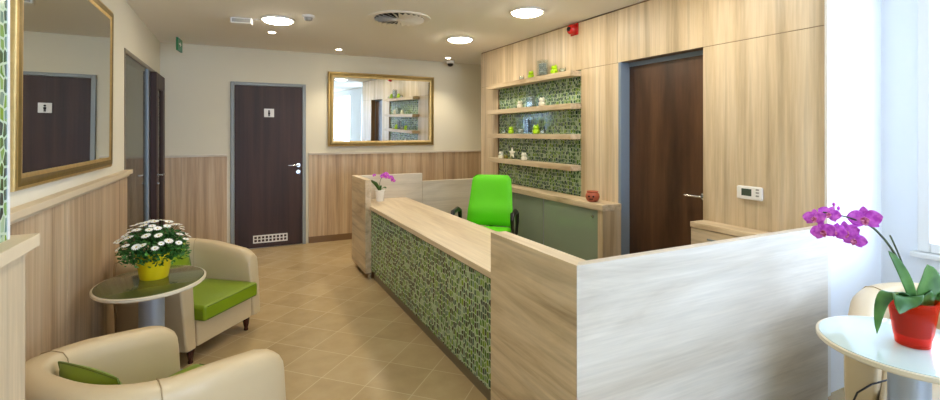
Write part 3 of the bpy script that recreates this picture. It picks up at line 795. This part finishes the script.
# loose pillows
def pillow(label, loc, rot, w_=.33, h_=.26, th=.085):
    t = thing('throw_pillow', label, 'cushion', loc); t.rotation_euler = rot
    rows = []; n = 16
    front = []; back = []
    for i in range(n + 1):
        u = i / n * 2 - 1; a = []; b = []
        for j in range(n + 1):
            v = j / n * 2 - 1
            d = th / 2 * (max(0, (1 - abs(u) ** 2.6)) ** .55) * (max(0, (1 - abs(v) ** 2.6)) ** .55)
            pin = 1 - .05 * (u * u * v * v)
            a.append((d, u * w_ / 2 * pin, h_ / 2 + v * h_ / 2 * pin)); b.append((-d, u * w_ / 2 * pin, h_ / 2 + v * h_ / 2 * pin))
        front.append(a); back.append(b)
    MB().grid(front).grid(back).build('pillow_body', M['green_l'], t, smooth=True, angle=180)
    per = [front[i][0] for i in range(n + 1)] + [front[n][j] for j in range(1, n + 1)] + [front[i][n] for i in range(n - 1, -1, -1)] + [front[0][j] for j in range(n - 1, 0, -1)]
    MB().tube([Vector(p) for p in per] + [Vector(per[0])], .004, 6).build('piping', M['green_s'], t, smooth=True)
def at_chair(loc, rz, x, y, z):
    return (loc[0] + x * math.cos(rz) - y * math.sin(rz), loc[1] + x * math.sin(rz) + y * math.cos(rz), z)
pillow('green pillow leaning in the back of the tub armchair beyond the daisy table', at_chair((-.31, 3.81), A1, -.135, .05, .385), (0, math.radians(-14), A1))
pillow('green pillow leaning in the back of the tub armchair near the mosaic pier', at_chair((-.285, 2.135), A2, -.135, .03, .385), (0, math.radians(-14), A2))

# ------------------------------------------------------------------ side tables
def side_table(label, loc, top, z, r, sx=1.0, rz=0):
    t = thing('side_table', label, 'side table', loc, rz)
    MB().lathe([(r - .006, z - .024), (r, z - .018), (r, z - .005), (r - .003, z - .003), (0, z - .003)], 72, sx=sx).build('table_rim', M['tablerim'], t, smooth=True)
    MB().lathe([(r - .010, z - .004), (r - .010, z - .001), (r - .013, z), (0, z)], 72, sx=sx).build('glass_top', top, t, smooth=True)
    MB().lathe([(.062, .016), (.062, z - .03), (.10, z - .022)], 36).build('column', M['chrome2'], t, smooth=True)
    MB().lathe([(.21, 0), (.21, .008), (.19, .014), (.056, .020), (0, .020)], 48).build('base_plate', M['chrome2'], t, smooth=True)
M['chrome2'] = plain('satin_steel', (168, 178, 190), .4, metal=.5)
side_table('round side table with an olive glass top holding the potted daisies', (-.420, 3.19, 0), M['tabletop_olive'], .61, .265, 1.2, math.radians(80))
side_table('round side table with a pale frosted glass top holding the red orchid pot', (2.262, .865, 0), M['tabletop_pale'], .65, .283)

# cable on the floor/seat side under the frosted table
o = MB().tube([(2.50, .90, .412), (2.426, .996, .415), (2.32, 1.008, .415), (2.262, 1.03, .385), (2.235, 1.05, .30), (2.22, 1.07, .1), (2.25, 1.1, .008)], .0035, 8).build('power_cable', M['black'], smooth=True)
tag(o, 'thin black power cable lying across the cream armchair seat under the frosted table', 'cable')

# ------------------------------------------------------------------ daisies
D0 = (-.415, 3.24, .61)
t = thing('potted_daisy', 'bushy white daisies in a bright yellow pot on the olive glass table', 'potted plant', D0)
MB().lathe([(0, 0), (.066, 0), (.070, .004), (.094, .138), (.096, .150), (.088, .150), (.084, .130), (0, .128)], 44).build('pot', M['yellowpot'], t, smooth=True)
MB().lathe([(.083, .131), (.05, .137), (0, .14)], 30, close=False).build('soil', M['soil'], t, smooth=True)
rr = random.Random(3)
fo = MB(); stm = MB()
def dome(az, el, k=1.0):
    return Vector((math.cos(az) * math.cos(el) * .172 * k, math.sin(az) * math.cos(el) * .172 * k, .14 + math.sin(el) * .165 * k))
for i in range(1900):
    az = rr.uniform(0, 2 * PI); el = math.asin(rr.uniform(-.28, 1)); k = rr.uniform(.45, 1.0)
    p = dome(az, el, k)
    if p.z < .10 and math.hypot(p.x, p.y) < .11: continue
    d = Vector((math.cos(az) * .8, math.sin(az) * .8, rr.uniform(-.5, .8))) + Vector((rr.uniform(-.6, .6), rr.uniform(-.6, .6), rr.uniform(-.3, .3))); d.normalize()
    sd = d.cross(Vector((rr.uniform(-1, 1), rr.uniform(-1, 1), 1))).normalized(); up = sd.cross(d)
    ln = rr.uniform(.020, .040); wd = ln * .17
    a = p - d * ln * .5; b = p + d * ln * .5; m1 = p + sd * wd + up * .002; m2 = p - sd * wd + up * .002
    lobe = p + d * ln * .22
    fo.add([a, m1, lobe + sd * wd * 1.5, b, lobe - sd * wd * 1.5, m2], [(0, 1, 2, 3), (0, 3, 4, 5)])
f_ = fo.build('foliage', M['leaf'], t); f_['kind'] = 'stuff'
fl = None
def daisy_mesh():
    mb = MB(); n = 13
    for k in range(n):
        a = 2 * PI * k / n; m = Matrix.Rotation(a, 4, 'Z')
        mb.add([(.004, -.002, 0), (.014, -.0042, .003), (.0225, -.0030, .002), (.0245, 0, .001), (.0225, .0030, .002), (.014, .0042, .003), (.004, .002, 0)], [(0, 1, 2, 3, 4, 5, 6)], m)
    return mb
proto = None
spots = []
tries = 0
while len(spots) < 54 and tries < 4000:
    tries += 1
    az = rr.uniform(0, 2 * PI); el = math.asin(rr.uniform(.30, 1)) 
    # blooms crowd on the crown and the camera-facing side
    p = dome(az, el, 1.06 + rr.uniform(0, .10))
    if all((p - q).length > .033 for q in spots): spots.append(p)
for p in spots:
    out = (p - Vector((0, 0, .12))).normalized(); n = (out * .7 + Vector((rr.uniform(-.25, .25), rr.uniform(-.25, .25), .75))).normalized()
    if proto is None:
        proto = daisy_mesh().build('flower', M['petal'], t, solid=.0008); fo_ = proto
        ce = MB().lathe([(.005, .0), (.0045, .003), (.002, .005), (0, .0055)], 12).build('flower_centre', M['yolk'], proto, smooth=True)
    else:
        fo_ = proto.copy(); COL.objects.link(fo_); ce_ = ce.copy(); COL.objects.link(ce_); ce_.parent = fo_
    fo_.location = p; fo_.rotation_euler = n.to_track_quat('Z', 'Y').to_euler()
    sc = rr.uniform(.65, 1.05); fo_.scale = (sc, sc, sc)
    stm.tube([p - n * .001, p * .75 + Vector((0, 0, .03)), Vector((p.x * .3, p.y * .3, .14))], .0016, 5)
stm.build('stems', M['ostem'], t)

# ------------------------------------------------------------------ orchids
def bez(p0, p1, p2, n=14):
    return [Vector(p0) * (1 - t_) ** 2 + Vector(p1) * 2 * t_ * (1 - t_) + Vector(p2) * t_ ** 2 for t_ in [i / n for i in range(n + 1)]]
def strap_leaf(p0, p1, p2, width, side, parent, name='leaf', fold=.18, mat=None):
    c = bez(p0, p1, p2, 16); rows = []; side = Vector(side).normalized()
    for i, p in enumerate(c):
        u = i / 16; w_ = width / 2 * (math.sin(PI * min(1, u * .88 + .12)) ** .6) * (1 if u < .97 else .35)
        tg = (c[min(i + 1, 16)] - c[max(i - 1, 0)]).normalized(); s_ = (side - tg * side.dot(tg)).normalized(); up = s_.cross(tg)
        rows.append([p + s_ * w_ * k + up * fold * w_ * abs(k) for k in (-1, -.8, -.4, 0, .4, .8, 1)])
    return MB().grid(rows).build(name, mat or M['oleaf'], parent, smooth=True, solid=.003, angle=180)
def petal(mb, ang, ln, wd, z0=.0, cup=.15, base=.1):
    rows = []; n = 8
    for i in range(n + 1):
        u = i / n; w_ = wd / 2 * (math.sin(PI * (base + (1 - base) * u) ** 1.0) ** .7 if u < 1 else 0.05)
        rows.append([(u * ln, k * w_, z0 + cup * ln * u * u + .10 * wd * abs(k)) for k in (-1, -.5, 0, .5, 1)])
    mb.grid(rows, mat=Matrix.Rotation(ang, 4, 'Z'))
def orchid_flower(parent, s, mat_lip=None):
    """faces local +Z, top along +Y"""
    mb = MB()
    for a in (PI / 2, PI / 2 + 2.2, PI / 2 - 2.2): petal(mb, a, .036 * s, .024 * s, 0, -.05, .12)
    petal(mb, .12, .040 * s, .044 * s, .003 * s, .06, .10); petal(mb, PI - .12, .040 * s, .044 * s, .003 * s, .06, .10)
    fl_ = mb.build('flower', M['orchid'], parent, smooth=True, solid=.0012 * s, angle=180)
    lp = MB(); petal(lp, -PI / 2, .022 * s, .016 * s, .006 * s, .35, .15); petal(lp, -PI / 2 + .8, .013 * s, .010 * s, .008 * s, .8, .2); petal(lp, -PI / 2 - .8, .013 * s, .010 * s, .008 * s, .8, .2)
    lp.lathe([(.0, 0), (.004 * s, .003 * s), (.004 * s, .010 * s), (0, .013 * s)], 10)
    lp_ = lp.build('flower_lip', M['lip'], fl_, smooth=True, solid=.001 * s, angle=180)
    return fl_, lp_
def place_flower(f, pos, facing, up=(0, 0, 1), roll=0, s=1):
    z = Vector(facing).normalized(); x = Vector(up).cross(z).normalized(); y = z.cross(x)
    m = Matrix((x, y, z)).transposed().to_4x4(); m = m @ Matrix.Rotation(roll, 4, 'Z')
    f.location = pos; f.rotation_euler = m.to_euler(); f.scale = (s, s, s)

O0 = Vector((2.352, .888, .62))
t = thing('potted_orchid', 'tall magenta orchid in a red translucent pot on the frosted glass table', 'potted plant', (2.266, .8555, .65)); t.scale = (.963, .963, .963)
MB().lathe([(0, 0), (.050, 0), (.053, .003), (.056, .030), (.058, .032), (.076, .160), (.082, .162), (.082, .176), (.074, .176), (.072, .160), (.054, .034), (.048, .008), (0, .006)], 48).build('pot', M['redpot'], t, smooth=True)
MB().lathe([(0, .040), (.051, .040), (.066, .135), (.05, .142), (0, .145)], 30).build('soil', M['soil'], t, smooth=True)
camdir = Vector((-2.35, -.9, .6)).normalized()
def W_(p): return Vector(p) - O0
base = Vector((.005, -.005, .14))
RT = Vector((.896, -.443, 0))   # rightwards for someone at the desk end
strap_leaf(base, W_((2.31, .89, .90)), W_((2.255, .925, .985)), .040, RT, t)
strap_leaf(base, W_((2.43, .85, .83)), W_((2.40, .862, .93)), .095, RT, t)
strap_leaf(base, W_((2.215, .935, .93)), W_((2.228, .950, .66)), .048, (.5, -.9, .2), t)
strap_leaf(base, W_((2.29, .88, .87)), W_((2.215, .875, .765)), .085, RT, t)
strap_leaf(base, W_((2.45, .90, .86)), W_((2.45, .86, .69)), .055, (.3, .9, .2), t)
strap_leaf(base, W_((2.42, .84, .83)), W_((2.44, .845, .80)), .050, RT, t)
s1 = bez(W_((2.362, .886, .76)), W_((2.31, .90, .97)), W_((2.19, .945, 1.075)), 16)
s2 = bez(W_((2.19, .945, 1.075)), W_((2.12, .985, 1.12)), W_((2.018, 1.03, 1.135)), 12)
MB().tube(s1 + s2[1:], [.0042] * 17 + [.0028] * 12, 8).build('stem', M['ostem'], t, smooth=True)
MB().tube(bez(W_((2.366, .880, .76)), W_((2.31, .90, .94)), W_((2.255, .92, 1.045)), 10), .0032, 8).build('stem', M['ostem'], t, smooth=True)
bd = MB()
for q in ((2.072, 1.005, 1.150), (2.050, 1.01, 1.165)):
    bd.lathe([(0, -.010), (.005, -.004), (.006, .003), (0, .010)], 10, mat=Matrix.Translation(W_(q)))
bd.tube([W_((2.06, 1.01, 1.13)), W_((2.050, 1.01, 1.165))], .0015, 6)
bd.build('buds', M['orchid'], t, smooth=True)
bl_ = [((1.993, 1.045, 1.112), .1, .95, (-.2, .1, 0)), ((2.046, 1.022, 1.125), -.3, .95, (.2, 0, .2)), ((2.022, 1.030, 1.062), .35, 1.05, (-.3, 0, -.2)),
       ((2.062, 1.010, 1.060), -.2, .95, (0, 0, -.1)), ((2.098, .992, 1.060), .15, 1.1, (.1, 0, -.1)), ((2.128, .978, 1.030), -.25, 1.0, (.2, 0, -.3)), ((2.162, .960, 1.108), .1, 1.35, (.15, 0, .05)),]
f0 = None
for pos, roll, s_, dv in bl_:
    if f0 is None: f0, l0 = orchid_flower(t, 1.0); f = f0
    else:
        f = f0.copy(); COL.objects.link(f); l = l0.copy(); COL.objects.link(l); l.parent = f
    place_flower(f, W_(pos) + camdir * .012, camdir + Vector(dv) * .8, roll=roll, s=s_)
# small orchid on the counter
S0 = Vector((1.375, 4.93, .715))
t = thing('potted_orchid', 'small pink orchid in a white pot at the far end of the reception counter', 'potted plant', S0)
MB().lathe([(0, 0), (.036, 0), (.040, .01), (.046, .10), (.052, .106), (.052, .118), (.046, .118), (.042, .10), (0, .098)], 32).build('pot', M['whitepl'], t, smooth=True)
MB().lathe([(.041, .1), (0, .106)], 20, close=False).build('soil', M['soil'], t)
for e, m_, w_ in (((-.13, -.02, .235), (-.03, 0, .21), .06), ((-.05, .02, .20), (-.03, 0, .20), .05), ((.07, 0, .13), (.04, 0, .16), .045), ((-.02, -.06, .15), (-.01, -.03, .19), .045)):
    strap_leaf((0, 0, .10), m_, e, w_, (.2, -.9, .4), t)
MB().tube(bez((0, 0, .10), (-.02, 0, .26), (.06, -.02, .27), 10) + bez((.06, -.02, .27), (.10, -.02, .27), (.13, -.03, .24), 8)[1:], .0025, 6).build('stem', M['ostem'], t, smooth=True)
cd = Vector((-1.3, -4.9, .6)).normalized()
for pos, s_ in (((.03, -.02, .265), 0.85), ((.075, -.03, .255), .85), ((.115, -.03, .245), .75), ((.135, -.03, .215), .7), ((.06, -.03, .285), .7), ((-.06, .0, .275), .5)):
    f = f0.copy(); COL.objects.link(f); l = l0.copy(); COL.objects.link(l); l.parent = f; f.parent = t
    place_flower(f, pos, cd + Vector((random.uniform(-.3, .3), 0, random.uniform(-.2, .3))), roll=random.uniform(-.4, .4), s=s_)

# ------------------------------------------------------------------ office chair behind the desk
t = thing('office_chair', 'bright green office chair with black armrests behind the reception desk', 'office chair', (2.175, 4.06, 0), math.radians(-132))
def cushion_sheet(y_half_bot, y_half_top, z0, z1, xfun, th, name, mat):
    n, m_ = 16, 14; fr = []; bk = []
    for i in range(n + 1):
        v = i / n; z = z0 + (z1 - z0) * v
        hw = y_half_bot + (y_half_top - y_half_bot) * v
        e = max(0, (v - .90) / .10); hw *= (1 - .16 * e * e)
        a = []; b = []
        for j in range(m_ + 1):
            u = j / m_ * 2 - 1
            ed = (1 - abs(u) ** 5) * (1 - abs(2 * v - 1) ** 8)
            x = xfun(v, u)
            a.append((x + th * .6 * ed ** .5, u * hw, z)); b.append((x - th * .4 * ed ** .5, u * hw, z))
        fr.append(a); bk.append(b)
    return MB().grid(fr).grid(bk).build(name, mat, t, smooth=True, angle=180)
cushion_sheet(.245, .200, .50, 1.005, lambda v, u: -.21 - .10 * v + .030 * math.exp(-((v - .30) / .16) ** 2) * (1 - u * u * .4) + .03 * u * u, .06, 'backrest', M['chairgreen'])
st_ = MB(); rows = []
st_.box(-.20, .24, -.22, .22, .43, .50); st_.build('seat', M['chairgreen'], t, bevel=.03, seg=4)
for s_ in (-1, 1):
    MB().tube([(-.10, s_ * .24, .44), (-.10, s_ * .285, .45), (-.12, s_ * .29, .56), (-.10, s_ * .29, .66), (-.02, s_ * .29, .685), (.12, s_ * .29, .675), (.15, s_ * .29, .63), (.12, s_ * .285, .55), (.02, s_ * .285, .46), (.02, s_ * .22, .44)],
              [.014, .016, .018, .022, .024, .024, .018, .015, .015, .014], 12).build('armrest', M['black'], t, smooth=True)
MB().tube([(-.10, 0, .43), (-.24, 0, .45), (-.265, 0, .60), (-.285, 0, .80)], [.02, .022, .022, .02], 10).build('back_support', M['black'], t, smooth=True)
MB().lathe([(.035, .09), (.035, .24), (.022, .24), (.022, .42), (.07, .425), (.07, .432)], 24).build('gas_column', M['black'], t, smooth=True)
sb_ = MB()
for k in range(5):
    a = 2 * PI * k / 5 + .3
    sb_.tube([(0, 0, .10), (.29 * math.cos(a), .29 * math.sin(a), .075)], [.026, .016], 10)
stb = sb_.build('star_base', M['black'], t, smooth=True)
for k in range(5):
    a = 2 * PI * k / 5 + .3
    MB().tube([(.29 * math.cos(a) - .02 * math.sin(a), .29 * math.sin(a) + .02 * math.cos(a), .03), (.29 * math.cos(a) + .02 * math.sin(a), .29 * math.sin(a) - .02 * math.cos(a), .03)], .03, 16).box(
        .29 * math.cos(a) - .008, .29 * math.cos(a) + .008, .29 * math.sin(a) - .008, .29 * math.sin(a) + .008, .03, .08).build('castor', M['black'], stb, smooth=True)
